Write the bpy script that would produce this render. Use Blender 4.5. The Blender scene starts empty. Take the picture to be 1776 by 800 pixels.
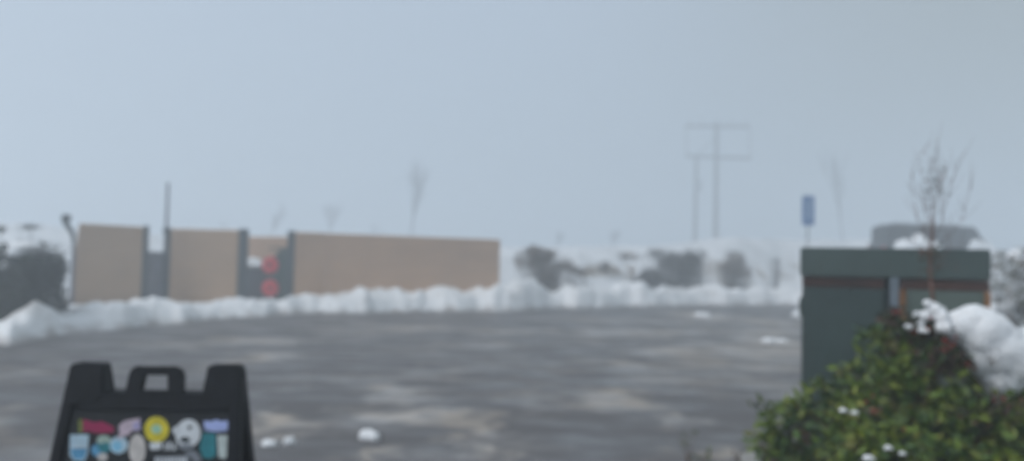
import bpy, bmesh, math, random
from mathutils import Vector, Matrix, noise
random.seed(11)
R = math.radians
sc = bpy.context.scene
col = sc.collection

# ------------------------------------------------------------------ camera
F = 1394.0
EYE = Vector((0, 0, 1.5))
pitch, roll = R(2.3), R(1.2)
fwd = Vector((0, math.cos(pitch), math.sin(pitch)))
rt0 = Vector((1, 0, 0)); up0 = rt0.cross(fwd)
rt = rt0 * math.cos(roll) + up0 * math.sin(roll)
up = up0 * math.cos(roll) - rt0 * math.sin(roll)
def P(px, py, depth):                      # point seen at (px,py) of the photograph, `depth` metres ahead
    d = fwd * F + rt * (px - 888) + up * (400 - py)
    return EYE + d * (depth / d.y)
def G(px, py, z=0.0):
    d = fwd * F + rt * (px - 888) + up * (400 - py)
    return EYE + d * ((z - EYE.z) / d.z)
cam = bpy.data.cameras.new('camera'); co = bpy.data.objects.new('camera', cam); col.objects.link(co)
m = Matrix.Identity(4)
for i in range(3):
    m[i][0] = rt[i]; m[i][1] = up[i]; m[i][2] = -fwd[i]; m[i][3] = EYE[i]
co.matrix_world = m
cam.sensor_width = 36; cam.lens = 36 * F / 1776
cam.clip_start = .05; cam.clip_end = 2000
cam.dof.use_dof = True; cam.dof.focus_distance = 0.62; cam.dof.aperture_fstop = 4.3
sc.camera = co

# ------------------------------------------------------------------ materials
def newmat(name):
    mt = bpy.data.materials.new(name); mt.use_nodes = True
    nt = mt.node_tree; b = nt.nodes['Principled BSDF']
    return mt, nt, b
def N(nt, t, **kw):
    n = nt.nodes.new(t)
    for k, v in kw.items():
        if k in n.inputs: n.inputs[k].default_value = v
        else: setattr(n, k, v)
    return n
def mat(name, c, c2=None, scale=6., rough=.7, bump=.0, metallic=0., detail=5., stretch=(1,1,1), bscale=None, spec=.4):
    mt, nt, b = newmat(name)
    b.inputs['Roughness'].default_value = rough; b.inputs['Metallic'].default_value = metallic
    b.inputs['Specular IOR Level'].default_value = spec
    tc = N(nt, 'ShaderNodeTexCoord'); mp = N(nt, 'ShaderNodeMapping'); mp.inputs['Scale'].default_value = stretch
    nt.links.new(tc.outputs['Object'], mp.inputs[0])
    n = N(nt, 'ShaderNodeTexNoise', Scale=scale, Detail=detail); nt.links.new(mp.outputs[0], n.inputs['Vector'])
    r = N(nt, 'ShaderNodeValToRGB'); nt.links.new(n.outputs['Fac'], r.inputs[0])
    c2 = c2 or tuple(x * .75 for x in c)
    r.color_ramp.elements[0].position = .35; r.color_ramp.elements[1].position = .65
    r.color_ramp.elements[0].color = (*c2, 1); r.color_ramp.elements[1].color = (*c, 1)
    nt.links.new(r.outputs[0], b.inputs['Base Color'])
    if bump:
        n2 = N(nt, 'ShaderNodeTexNoise', Scale=bscale or scale * 4, Detail=6.); nt.links.new(mp.outputs[0], n2.inputs['Vector'])
        bp = N(nt, 'ShaderNodeBump', Strength=bump, Distance=.02); nt.links.new(n2.outputs['Fac'], bp.inputs['Height'])
        nt.links.new(bp.outputs[0], b.inputs['Normal'])
    return mt
def leafmat(name, cols, rough=.45, trans=.15):
    mt, nt, b = newmat(name)
    g = N(nt, 'ShaderNodeNewGeometry'); r = N(nt, 'ShaderNodeValToRGB')
    nt.links.new(g.outputs['Random Per Island'], r.inputs[0])
    cr = r.color_ramp; cr.interpolation = 'CONSTANT'
    while len(cr.elements) < len(cols): cr.elements.new(.5)
    acc = 0; tot = sum(w for w, c in cols)
    for e, (w, c) in zip(cr.elements, cols):
        e.position = acc / tot; e.color = (*c, 1); acc += w
    nt.links.new(r.outputs[0], b.inputs['Base Color']); b.inputs['Roughness'].default_value = rough
    return mt

M = {}
M['snow'] = mat('snow', (.92,.93,.94), (.85,.87,.89), scale=1.6, rough=.7, bump=.35, bscale=14.)
M['black'] = mat('black_plastic', (.008,.009,.013), (.005,.006,.008), scale=20, rough=.6, bump=.15, bscale=180, spec=.25)
M['board'] = mat('board_face', (.008,.009,.011), scale=9, rough=.45)
M['wood_pole'] = mat('weathered_wood', (.13,.10,.08), (.07,.055,.045), scale=3, rough=.85, stretch=(6,6,.4), bump=.3)
M['bark'] = mat('bark', (.075,.055,.045), (.04,.03,.025), scale=9, rough=.85)
M['twig'] = mat('reddish_twig', (.20,.105,.08), (.12,.07,.05), scale=14, rough=.8)
M['graymetal'] = mat('grey_metal', (.16,.165,.20), (.10,.105,.13), scale=4, rough=.5, bump=.1)
M['darkpost'] = mat('dark_post', (.035,.05,.055), (.02,.03,.035), scale=5, rough=.5)
M['galv'] = mat('galvanised_steel', (.38,.40,.41), (.27,.29,.30), scale=12, rough=.45, metallic=.6)
M['bin'] = mat('dumpster_paint', (.025,.027,.04), (.04,.04,.05), scale=3, rough=.5, bump=.2)
M['greenbin'] = mat('green_bin', (.02,.055,.045), (.035,.06,.055), scale=3, rough=.5)
M['red'] = mat('red_paint', (.78,.05,.06), (.62,.04,.05), scale=6, rough=.45)
M['blue'] = mat('sign_blue', (.03,.13,.36), (.04,.16,.40), scale=3, rough=.4)
M['paleblue'] = mat('sign_pale', (.32,.45,.60), scale=3, rough=.4)
M['car'] = mat('car_paint', (.012,.014,.016), (.018,.02,.022), scale=1.5, rough=.4, spec=.25)
M['carglass'] = mat('car_glass', (.012,.014,.016), scale=1, rough=.08, spec=.6)
M['rubber'] = mat('rubber', (.02,.02,.02), scale=10, rough=.8)
M['concrete'] = mat('concrete', (.34,.33,.31), (.25,.245,.235), scale=5, rough=.85, bump=.3)
M['soil'] = mat('bark_mulch', (.10,.065,.045), (.05,.035,.028), scale=26, rough=.95, bump=1., bscale=50)
M['berry'] = mat('berry', (.45,.02,.02), (.30,.015,.015), scale=30, rough=.3)

# tan boarding: thin horizontal boards, weathered
def tanmat(name='tan_boards', ca=None, cb_=None):
    mt, nt, b = newmat(name); b.inputs['Roughness'].default_value = .8
    tc = N(nt, 'ShaderNodeTexCoord'); mp = N(nt, 'ShaderNodeMapping'); mp.inputs['Scale'].default_value = (.5,.5,5)
    nt.links.new(tc.outputs['Object'], mp.inputs[0])
    n = N(nt, 'ShaderNodeTexNoise', Scale=1.6, Detail=5.); nt.links.new(mp.outputs[0], n.inputs['Vector'])
    n2 = N(nt, 'ShaderNodeTexNoise', Scale=1.1, Detail=5.); nt.links.new(tc.outputs['Object'], n2.inputs['Vector'])
    ad = N(nt, 'ShaderNodeMath', operation='ADD'); nt.links.new(n.outputs['Fac'], ad.inputs[0]); nt.links.new(n2.outputs['Fac'], ad.inputs[1])
    ml = N(nt, 'ShaderNodeMath', operation='MULTIPLY'); ml.inputs[1].default_value = .5; nt.links.new(ad.outputs[0], ml.inputs[0])
    r = N(nt, 'ShaderNodeValToRGB'); nt.links.new(ml.outputs[0], r.inputs[0])
    r.color_ramp.elements[0].position = .3; r.color_ramp.elements[1].position = .7
    r.color_ramp.elements[0].color = cb_ or TAN2; r.color_ramp.elements[1].color = ca or TAN1
    nt.links.new(r.outputs[0], b.inputs['Base Color'])
    return mt
TAN1 = (.58,.365,.22,1); TAN2 = (.47,.30,.19,1)
M['tan'] = tanmat(); M['tan_near'] = tanmat('brown_tan_boards', (.455,.30,.185,1), (.36,.24,.15,1))

# cabinet paint: faded green with rust blooming from the seams
def cabmat(name, c, c2, rust=.0):
    mt, nt, b = newmat(name); b.inputs['Roughness'].default_value = .42
    tc = N(nt, 'ShaderNodeTexCoord')
    n = N(nt, 'ShaderNodeTexNoise', Scale=2.2, Detail=5.); nt.links.new(tc.outputs['Object'], n.inputs['Vector'])
    r = N(nt, 'ShaderNodeValToRGB'); nt.links.new(n.outputs['Fac'], r.inputs[0])
    r.color_ramp.elements[0].position = .35; r.color_ramp.elements[1].position = .65
    r.color_ramp.elements[0].color = (*c2,1); r.color_ramp.elements[1].color = (*c,1)
    n2 = N(nt, 'ShaderNodeTexNoise', Scale=14., Detail=8.); nt.links.new(tc.outputs['Object'], n2.inputs['Vector'])
    r2 = N(nt, 'ShaderNodeValToRGB'); nt.links.new(n2.outputs['Fac'], r2.inputs[0])
    r2.color_ramp.elements[0].position = .70 - rust; r2.color_ramp.elements[1].position = .78 - rust
    mx = N(nt, 'ShaderNodeMix', data_type='RGBA'); nt.links.new(r2.outputs[0], mx.inputs[0])
    nt.links.new(r.outputs[0], mx.inputs[6]); mx.inputs[7].default_value = (.14,.055,.022,1)
    nt.links.new(mx.outputs[2], b.inputs['Base Color'])
    bp = N(nt, 'ShaderNodeBump', Strength=.12, Distance=.01); nt.links.new(n2.outputs['Fac'], bp.inputs['Height']); nt.links.new(bp.outputs[0], b.inputs['Normal'])
    return mt
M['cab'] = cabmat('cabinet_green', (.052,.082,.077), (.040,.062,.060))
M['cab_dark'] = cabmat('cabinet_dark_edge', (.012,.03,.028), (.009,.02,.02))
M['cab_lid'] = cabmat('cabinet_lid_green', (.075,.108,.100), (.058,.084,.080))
M['cab_pale'] = cabmat('cabinet_pale_green', (.12,.155,.135), (.09,.12,.105), .02)
M['rust'] = cabmat('rust_and_lid_shade', (.10,.042,.028), (.040,.020,.015), .0)  # rust brown, darkened to hold the shade of the recess under the lid
M['rust_pale'] = cabmat('rusted_orange_edge', (.30,.14,.05), (.17,.09,.045), .1)
M['lock'] = mat('grey_latch_bar', (.20,.24,.28), (.15,.18,.21), scale=8, rough=.45)

M['hedge'] = leafmat('hedge_leaves', [(4,(.014,.024,.012)),(3,(.022,.034,.016)),(2,(.009,.015,.009)),(1,(.040,.045,.022))])
M['shrub'] = leafmat('shrub_leaves', [(5,(.075,.145,.016)),(4,(.034,.085,.016)),(4,(.17,.24,.018)),(2.8,(.27,.26,.02)),(.25,(.16,.045,.025)),(.8,(.085,.06,.03)),(3,(.015,.040,.018))])
nt = M['shrub'].node_tree; b = nt.nodes['Principled BSDF']; ramp = [n for n in nt.nodes if n.type == 'VALTORGB'][0]
ramp.color_ramp.interpolation = 'LINEAR'
tc = N(nt, 'ShaderNodeTexCoord'); nz = N(nt, 'ShaderNodeTexNoise', Scale=5.5, Detail=4.); nt.links.new(tc.outputs['Object'], nz.inputs['Vector'])
rr = N(nt, 'ShaderNodeValToRGB'); nt.links.new(nz.outputs['Fac'], rr.inputs[0]); e = rr.color_ramp.elements
e[0].position = .36; e[0].color = (.016,.045,.012,1); e[1].position = .64; e[1].color = (.20,.27,.022,1)
k_ = e.new(.5); k_.color = (.05,.11,.015,1)
mx = N(nt, 'ShaderNodeMix', data_type='RGBA'); mx.inputs[0].default_value = .62
nt.links.new(ramp.outputs[0], mx.inputs[6]); nt.links.new(rr.outputs[0], mx.inputs[7]); nt.links.new(mx.outputs[2], b.inputs['Base Color']); b.inputs['Roughness'].default_value = .55
M['redleaf'] = leafmat('reddish_leaves', [(3,(.065,.040,.024)),(1.3,(.11,.05,.028)),(3,(.035,.040,.018)),(2,(.03,.055,.016)),(.3,(.24,.03,.025))])
M['brush'] = leafmat('brown_brush', [(3,(.20,.13,.075)),(3,(.14,.095,.058)),(1,(.22,.16,.10)),(1,(.08,.07,.045)),(.45,(.6,.63,.65))], rough=.8)
M['darkbrush'] = leafmat('dark_brush', [(3,(.055,.042,.030)),(3,(.036,.034,.022)),(1,(.12,.08,.05)),(.15,(.6,.63,.65))], rough=.8)
M['drygrass'] = leafmat('dry_grass_blades', [(3,(.46,.36,.25)),(2,(.36,.27,.18)),(3,(.58,.52,.44))], rough=.85)
M['snowybush'] = leafmat('snowy_bush_leaves', [(5,(.75,.78,.80)),(2,(.14,.12,.09)),(2,(.10,.12,.06)),(1,(.22,.16,.12))], rough=.8)

STK = {k: mat('sticker_' + k, c, scale=30, rough=.35) for k, c in dict(
    magenta=(.32,.012,.08), olive=(.16,.19,.03), pink=(.62,.50,.58), lilac=(.42,.38,.62), yellow=(.72,.60,.03), mint=(.35,.60,.45),
    white=(.70,.73,.76), grey=(.22,.24,.27), dark=(.03,.04,.045), periwinkle=(.42,.50,.85), iceblue=(.50,.68,.80), blue=(.10,.33,.55),
    teal=(.02,.22,.26), sky=(.25,.58,.80), cream=(.62,.58,.55), sage=(.40,.52,.45), pale=(.60,.68,.66)).items()}

# ------------------------------------------------------------------ mesh helpers
class MB:
    def __init__(s): s.v = []; s.f = []
    def add(s, vs, fs):
        o = len(s.v); s.v += [Vector(v) for v in vs]; s.f += [tuple(o + i for i in f) for f in fs]; return s
    def box(s, c, size, mtx=None):
        x, y, z = (k / 2 for k in size); c = Vector(c)
        vs = [Vector((a * x, b * y, d * z)) for a in (-1,1) for b in (-1,1) for d in (-1,1)]
        if mtx: vs = [mtx @ v for v in vs]
        return s.add([v + c for v in vs], [(0,1,3,2),(4,6,7,5),(0,4,5,1),(2,3,7,6),(0,2,6,4),(1,5,7,3)])
    def tube(s, a, b, ra, rb=None, n=8, cap=True):
        a, b = Vector(a), Vector(b); rb = ra if rb is None else rb
        d = (b - a); d = d.normalized() if d.length > 1e-9 else Vector((0,0,1))
        x = d.orthogonal().normalized(); y = d.cross(x)
        vs = [a + (x * math.cos(t) + y * math.sin(t)) * ra for t in (2*math.pi*i/n for i in range(n))] + \
             [b + (x * math.cos(t) + y * math.sin(t)) * rb for t in (2*math.pi*i/n for i in range(n))]
        fs = [(i, (i+1) % n, n + (i+1) % n, n + i) for i in range(n)]
        if cap: fs += [tuple(range(n))[::-1], tuple(range(n, 2*n))]
        return s.add(vs, fs)
    def path(s, pts, rs, n=8):
        for i in range(len(pts) - 1): s.tube(pts[i], pts[i+1], rs[i], rs[i+1], n)
        return s
    def prism(s, poly, axis_fn, t0, t1):    # poly of (a,b) ; axis_fn(a,b,t) -> Vector
        n = len(poly)
        vs = [axis_fn(a, b, t0) for a, b in poly] + [axis_fn(a, b, t1) for a, b in poly]
        fs = [(i, (i+1) % n, n + (i+1) % n, n + i) for i in range(n)] + [tuple(range(n))[::-1], tuple(range(n, 2*n))]
        return s.add(vs, fs)
    def leaf(s, c, L, W, d=None, up_=None):
        d = d or Vector((random.gauss(0,1), random.gauss(0,1), random.gauss(0,.7))).normalized()
        sd = d.cross(up_ or Vector((random.gauss(0,1), random.gauss(0,1), random.gauss(0,1)))).normalized()
        nn = d.cross(sd) * (W * .25)
        return s.add([c, c + d*L*.45 + sd*W*.5 + nn, c + d*L, c + d*L*.45 - sd*W*.5 + nn], [(0,1,2),(0,2,3)])
    def build(s, name, mt, parent=None, loc=None, bevel=0, smooth=False):
        me = bpy.data.meshes.new(name); base = Vector(loc) if loc is not None else Vector((0,0,0))
        me.from_pydata([v - base for v in s.v], [], s.f); me.materials.append(mt)
        o = bpy.data.objects.new(name, me); col.objects.link(o)
        if loc is not None: o.location = base
        if parent:
            o.parent = parent
            o.location = base - ROOT.get(parent.name, Vector((0,0,0)))
        ROOT[o.name] = base
        bm = bmesh.new(); bm.from_mesh(me)
        bmesh.ops.recalc_face_normals(bm, faces=bm.faces)
        if bevel: bmesh.ops.bevel(bm, geom=[e for e in bm.edges if len(e.link_faces) == 2 and e.calc_face_angle() > .5], offset=bevel, segments=2, affect='EDGES', clamp_overlap=True)
        bm.to_mesh(me); bm.free()
        if smooth:
            for p in me.polygons: p.use_smooth = True
        return o
ROOT = {}                                     # world position of each parentless frame
def tag(o, label=None, cat=None, group=None, kind=None):
    for k, v in (('label', label), ('category', cat), ('group', group), ('kind', kind)):
        if v: o[k] = v
    return o
def empty(name, loc, label, cat, group=None):
    o = bpy.data.objects.new(name, None); col.objects.link(o); o.location = loc; ROOT[o.name] = Vector(loc)
    o.empty_display_size = .2
    return tag(o, label, cat, group)
def part(mb, name, mt, parent, **k):
    """a part whose mesh is given in world coordinates; origin stays at its parent's origin"""
    base = ROOT[parent.name]
    return mb.build(name, mt, parent, loc=base, **k)
def fb(p, sc_=1., o=4): return noise.fractal(Vector(p) * sc_, 1.0, 2.0, o, noise_basis='PERLIN_ORIGINAL')

def blob(name, balls, vox, mt, amp=.03, nsc=6., loc=None, parent=None):
    """lumpy snow: a union of ellipsoids remeshed to one skin"""
    bm = bmesh.new()
    for c, r in balls:
        r = Vector(r) if not isinstance(r, (int, float)) else Vector((r, r, r))
        bmesh.ops.create_icosphere(bm, subdivisions=3, radius=1, matrix=Matrix.Translation(c) @ Matrix.Diagonal((*r, 1)))
    me = bpy.data.meshes.new('tmp'); bm.to_mesh(me); bm.free()
    t = bpy.data.objects.new('tmp', me); col.objects.link(t)
    md = t.modifiers.new('r', 'REMESH'); md.mode = 'VOXEL'; md.voxel_size = vox
    s_ = t.modifiers.new('s', 'SMOOTH'); s_.iterations = 4; s_.factor = .6
    dg = bpy.context.evaluated_depsgraph_get(); me2 = bpy.data.meshes.new_from_object(t.evaluated_get(dg))
    bpy.data.objects.remove(t)
    base = ROOT[parent.name] if parent else (Vector(loc) if loc is not None else balls[0][0].copy())
    for v in me2.vertices:
        k = Vector(v.co)
        v.co = k + v.normal * (fb(k, nsc) * amp) - base
    me2.materials.clear(); me2.materials.append(mt)
    for p in me2.polygons: p.use_smooth = True
    o = bpy.data.objects.new(name, me2); col.objects.link(o)
    if parent: o.parent = parent
    else: o.location = base
    ROOT[o.name] = base
    return o

# ------------------------------------------------------------------ terrain
def theta(px, py=456):
    p = P(px, py, 10); return math.atan2(p.x, p.y)
_edge = []
for px, py in [(-900,760),(-300,650),(-120,618),(0,600),(140,579),(300,563),(420,551),(560,544),(700,542),(868,540),(980,535),(1100,532),(1250,530),(1380,529),(1460,536),(1600,560),(1700,600),(1776,650),(2100,720),(2900,860)]:
    g = G(px, py); _edge.append((math.atan2(g.x, g.y), math.hypot(g.x, g.y)))
def interp(tab, t):
    if t <= tab[0][0]: return tab[0][1]
    for (a, u), (b, v) in zip(tab, tab[1:]):
        if t <= b:
            k = (t - a) / (b - a); k = k * k * (3 - 2 * k); return u + (v - u) * k
    return tab[-1][1]
def r_edge(t): return interp(_edge, t) + .5 * noise.noise(Vector((t * 14, 3, 1))) + .3 * noise.noise(Vector((t * 37, 3, 1))) + .12 * noise.noise(Vector((t * 80, 7, 1)))
def tt(l): return [(theta(a), b) for a, b in l]
T_RISE = tt([(-300,2.6),(100,2.6),(420,2.3),(868,2.25),(980,2.35),(1150,2.5),(1260,2.95),(1440,3.1),(1520,3.4),(1690,3.2),(1776,2.1),(2300,1.9)])
T_D0 = tt([(-300,7.5),(420,7),(700,5),(868,3.2),(1000,2.2),(1250,1.8),(1600,2.2),(2300,3)])
T_W = tt([(-300,12),(420,12),(868,9),(1250,6),(1400,8),(1520,18),(1700,18),(2300,22)])
T_CREST = tt([(-60,.25),(0,.18),(30,.28),(65,.42),(140,.34),(200,.38),(300,.36),(415,.35),(440,.30),(485,.30),(512,.44),(600,.42),(640,.66),(680,.66),(715,.40),(780,.52),(868,.62),(905,.80),(935,.70),(958,.48),(1000,.62),(1100,.66),(1180,.55),(1250,.60),(1380,.52),(1600,.6),(2300,.5)])
def sm(a, b, x):
    k = min(1, max(0, (x - a) / (b - a))); return k * k * (3 - 2 * k)
def hbase(t, d):
    x, y = math.sin(t) * (d + 20), math.cos(t) * (d + 20)
    d0 = interp(T_D0, t)
    re = r_edge(t); X_, Y_ = math.sin(t) * (re + d), math.cos(t) * (re + d)
    lv = (1 - sm(3.2, 5.5, abs(X_ - CARX))) * (1 - sm(1.5, 3.2, abs(Y_ - 34.3))) if d > 0 else 0   # level place where the vehicle is parked
    return lv * CARZ + (1 - lv) * hraw(t, d, x, y, d0)
CARX = P(1612,400,34).x; CARZ = P(1600,392,34).z - 1.78
def hraw(t, d, x, y, d0):
    return -.05 + .22 * sm(.2, 1.4, d) + (interp(T_RISE, t) - .2) * sm(d0, d0 + interp(T_W, t), d) + sm(1, 3, d) * .10 * fb((x, y, 0), .35)
def hground(x, y):
    t = math.atan2(x, y); return hbase(t, math.hypot(x, y) - r_edge(t))
def hbank(t, d):
    re = r_edge(t); x, y = math.sin(t) * (re + d), math.cos(t) * (re + d)
    w = .75 + .25 * noise.noise(Vector((t * 9, 0, 5)))
    c = interp(T_CREST, t)
    prof = sm(-.05, w, d) * (1 - sm(w + .2, 3.6, d))
    lump = .5 + .9 * noise.noise(Vector((x * .9, y * .9, .3))) + .5 * noise.noise(Vector((x * 2.3, y * 2.3, .9)))
    ck = noise.voronoi(Vector((x * 2.4 + .4 * noise.noise(Vector((x*3,y*3,0))), y * 2.4, 1)))[0][0]
    tur = .20 * max(0, .55 - ck) + abs(noise.noise(Vector((x * 5, y * 5, 4)))) * .07
    return prof * (c * (.70 + .50 * max(-.3, lump)) + tur - .05) + (hbase(t, d) if d > w else hbase(t, d) * .8) - .04 - .25 * sm(3.0, 3.7, d)

thetas = [R(-180 + 5 * i) for i in range(25)] + [R(-56 + i * .22) for i in range(int(112 / .22))] + [R(56 + 4 * i) for i in range(1, 31)]
thetas = sorted(set(thetas)); nT = len(thetas)
def polar(name, rows, fn, mt, closed=True, th=None):
    th = th or thetas; n = len(th); vs = []; fs = []
    for t in th:
        for d in rows:
            vs.append(fn(t, d))
    k = len(rows)
    for i in range(n if closed else n - 1):
        j = (i + 1) % n
        for q in range(k - 1): fs.append((i*k+q, j*k+q, j*k+q+1, i*k+q+1))
    mb = MB(); mb.v = vs; mb.f = fs
    return mb.build(name, mt, smooth=True)
rows = [-.6,-.2,0,.2,.4,.7,1,1.4,1.8,2.3,2.8,3.4,4,4.7,5.5,6.3,7.2,8.2,9.3,10.5,12,14,16.5,20,25,32,42,60,90,130,180,240,290]
def gfn(t, d):
    r = r_edge(t) + d
    return Vector((math.sin(t) * r, math.cos(t) * r, hbase(t, d)))
M['snowground'] = mat('snow_field', (.84,.86,.88), (.66,.68,.70), scale=.8, rough=.7, bump=.7, bscale=5.)
tag(polar('snowy_ground', rows, gfn, M['snowground']), 'snow covered ground rising gently beyond the car park', None, None, 'structure')

# snow bank: ploughed snow, dirtied at its toe
def bankmat():
    mt, nt, b = newmat('ploughed_snow'); b.inputs['Roughness'].default_value = .65
    tc = N(nt, 'ShaderNodeTexCoord')
    n = N(nt, 'ShaderNodeTexNoise', Scale=1.3, Detail=8.); nt.links.new(tc.outputs['Object'], n.inputs['Vector'])
    r = N(nt, 'ShaderNodeValToRGB'); nt.links.new(n.outputs['Fac'], r.inputs[0]); e = r.color_ramp.elements
    e[0].position = .28; e[0].color = (.66,.65,.64,1); e[1].position = .46; e[1].color = (.90,.91,.92,1)
    sp = N(nt, 'ShaderNodeSeparateXYZ'); nt.links.new(tc.outputs['Object'], sp.inputs[0])
    n3 = N(nt, 'ShaderNodeTexNoise', Scale=2.5, Detail=6.); nt.links.new(tc.outputs['Object'], n3.inputs['Vector'])
    ma = N(nt, 'ShaderNodeMath', operation='MULTIPLY_ADD'); nt.links.new(n3.outputs['Fac'], ma.inputs[0]); ma.inputs[1].default_value = -.45; nt.links.new(sp.outputs['Z'], ma.inputs[2])
    mr = N(nt, 'ShaderNodeMapRange'); nt.links.new(ma.outputs[0], mr.inputs['Value'])
    mr.inputs['From Min'].default_value = -.26; mr.inputs['From Max'].default_value = -.08
    mx = N(nt, 'ShaderNodeMix', data_type='RGBA'); nt.links.new(mr.outputs[0], mx.inputs[0]); mx.inputs[6].default_value = (.34,.31,.29,1)
    nt.links.new(r.outputs[0], mx.inputs[7]); nt.links.new(mx.outputs[2], b.inputs['Base Color'])
    n2 = N(nt, 'ShaderNodeTexNoise', Scale=9., Detail=8.); nt.links.new(tc.outputs['Object'], n2.inputs['Vector'])
    bp = N(nt, 'ShaderNodeBump', Strength=.8, Distance=.05); nt.links.new(n2.outputs['Fac'], bp.inputs['Height']); nt.links.new(bp.outputs[0], b.inputs['Normal'])
    return mt
M['bank'] = bankmat()
bth = [R(-52 + i * .12) for i in range(int(104 / .12))]
bank = polar('snow_bank', [-.1 + .12 * i for i in range(33)], lambda t, d: Vector((math.sin(t) * (r_edge(t) + d), math.cos(t) * (r_edge(t) + d), hbank(t, d))), M['bank'], closed=False, th=bth)
tag(bank, 'long low bank of ploughed snow along the edge of the wet asphalt', 'snow bank', None, 'stuff')

# asphalt: wet, with slush left between the wheel tracks
def asphmat():
    mt, nt, b = newmat('wet_asphalt')
    tc = N(nt, 'ShaderNodeTexCoord'); at = N(nt, 'ShaderNodeAttribute', attribute_name='slush')
    n = N(nt, 'ShaderNodeTexNoise', Scale=90., Detail=4.); nt.links.new(tc.outputs['Object'], n.inputs['Vector'])
    r = N(nt, 'ShaderNodeValToRGB'); nt.links.new(n.outputs['Fac'], r.inputs[0]); e = r.color_ramp.elements
    e[0].position = .3; e[0].color = (.078,.073,.073,1); e[1].position = .7; e[1].color = (.14,.132,.132,1)
    n2 = N(nt, 'ShaderNodeTexNoise', Scale=1.1, Detail=7.); nt.links.new(tc.outputs['Object'], n2.inputs['Vector'])
    n4 = N(nt, 'ShaderNodeTexNoise', Scale=3.6, Detail=6.); nt.links.new(tc.outputs['Object'], n4.inputs['Vector'])
    a = N(nt, 'ShaderNodeMath', operation='MULTIPLY_ADD'); nt.links.new(n4.outputs['Fac'], a.inputs[0]); a.inputs[1].default_value = .5; nt.links.new(at.outputs['Fac'], a.inputs[2])
    m1 = N(nt, 'ShaderNodeMapRange'); nt.links.new(a.outputs[0], m1.inputs['Value']); m1.inputs['From Min'].default_value = .32; m1.inputs['From Max'].default_value = 1.25
    sl = N(nt, 'ShaderNodeValToRGB'); nt.links.new(n2.outputs['Fac'], sl.inputs[0]); e = sl.color_ramp.elements
    e[0].position = .42; e[0].color = (.44,.37,.295,1); e[1].position = .66; e[1].color = (.56,.55,.54,1)
    mx = N(nt, 'ShaderNodeMix', data_type='RGBA'); nt.links.new(m1.outputs[0], mx.inputs[0]); nt.links.new(r.outputs[0], mx.inputs[6]); nt.links.new(sl.outputs[0], mx.inputs[7])
    nt.links.new(mx.outputs[2], b.inputs['Base Color'])
    mp = N(nt, 'ShaderNodeMapping'); mp.inputs['Scale'].default_value = (.7, 1.2, 1); mp.inputs['Rotation'].default_value = (0,0,.12); nt.links.new(tc.outputs['Object'], mp.inputs[0])
    n5 = N(nt, 'ShaderNodeTexNoise', Scale=1.4, Detail=6.); nt.links.new(mp.outputs[0], n5.inputs['Vector'])
    m2 = N(nt, 'ShaderNodeMapRange'); nt.links.new(n5.outputs['Fac'], m2.inputs['Value']); m2.inputs['From Min'].default_value = .35; m2.inputs['From Max'].default_value = .62
    m2.inputs['To Min'].default_value = .30; m2.inputs['To Max'].default_value = .75
    nt.links.new(m2.outputs[0], b.inputs['Roughness']); b.inputs['Specular IOR Level'].default_value = .38
    bp = N(nt, 'ShaderNodeBump', Strength=.35, Distance=.01); nt.links.new(n.outputs['Fac'], bp.inputs['Height'])
    bp2 = N(nt, 'ShaderNodeBump', Strength=.5, Distance=.03); nt.links.new(n4.outputs['Fac'], bp2.inputs['Height']); nt.links.new(bp.outputs[0], bp2.inputs['Normal'])
    nt.links.new(bp2.outputs[0], b.inputs['Normal'])
    return mt
M['asphalt'] = asphmat()
ar = [0, 1, 2, 3, 4] + [4 + 1.02 ** i * .0 + .09 * i for i in range(1, 130)]
ar = ar + [ar[-1] + .16 * i for i in range(1, 90)] + [30.5, 32, 34, 37, 41]
def afn(t, d):
    r = min(d, r_edge(t) + .6); return Vector((math.sin(t) * r, math.cos(t) * r, 0))
lot = polar('asphalt', ar, afn, M['asphalt']); lot['kind'] = 'structure'; lot['label'] = 'wet grey asphalt car park with thin streaks of slush'
# slush: (px,py) centre, half sizes in photo pixels on the ground, strength
SL = [(1180,575,120,5,.5),(1330,575,90,5,.6),(600,575,90,5,.4),(300,600,90,7,.35),(1260,600,60,6,.5),(740,640,80,8,.3),(1350,640,50,8,.35),(495,728,70,15,.95),(748,722,60,14,.8),(810,740,70,10,.7),(660,688,55,18,.5),(1095,700,48,16,.7),(1140,725,35,12,.5),(1010,715,40,9,.5),
      (1335,592,40,8,.9),(1300,610,110,12,.55),(1180,612,90,10,.5),(1080,578,90,7,.5),(900,575,120,6,.45),(700,568,130,5,.35),(430,590,90,6,.55),(450,620,60,7,.6),
      (850,765,45,9,.7),(620,795,60,8,.6),(520,790,50,6,.5),(1240,640,60,9,.35),(1210,548,40,5,.9),(1340,560,60,6,.5),(1050,555,140,4,.4),(60,640,70,14,.3),(20,720,60,25,.3),
      (1000,640,200,10,.18),(780,655,160,9,.2),(1180,660,130,10,.3),(560,655,130,10,.15),(700,610,220,6,.15),(1250,790,40,14,.6),(940,700,60,14,.2),(870,600,140,6,.3),(1120,640,60,8,.4),(400,640,60,6,.3),(880,790,70,6,.4)]
SLW = []
for px, py, a, b_, s_ in SL:
    c = G(px, py); ex = (G(px + a, py) - c).length; ey = (G(px, py - b_) - c).length
    SLW.append((c.x, c.y, ex, ey, s_))
me = lot.data; at = me.attributes.new('slush', 'FLOAT', 'POINT')
vals = []
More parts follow.
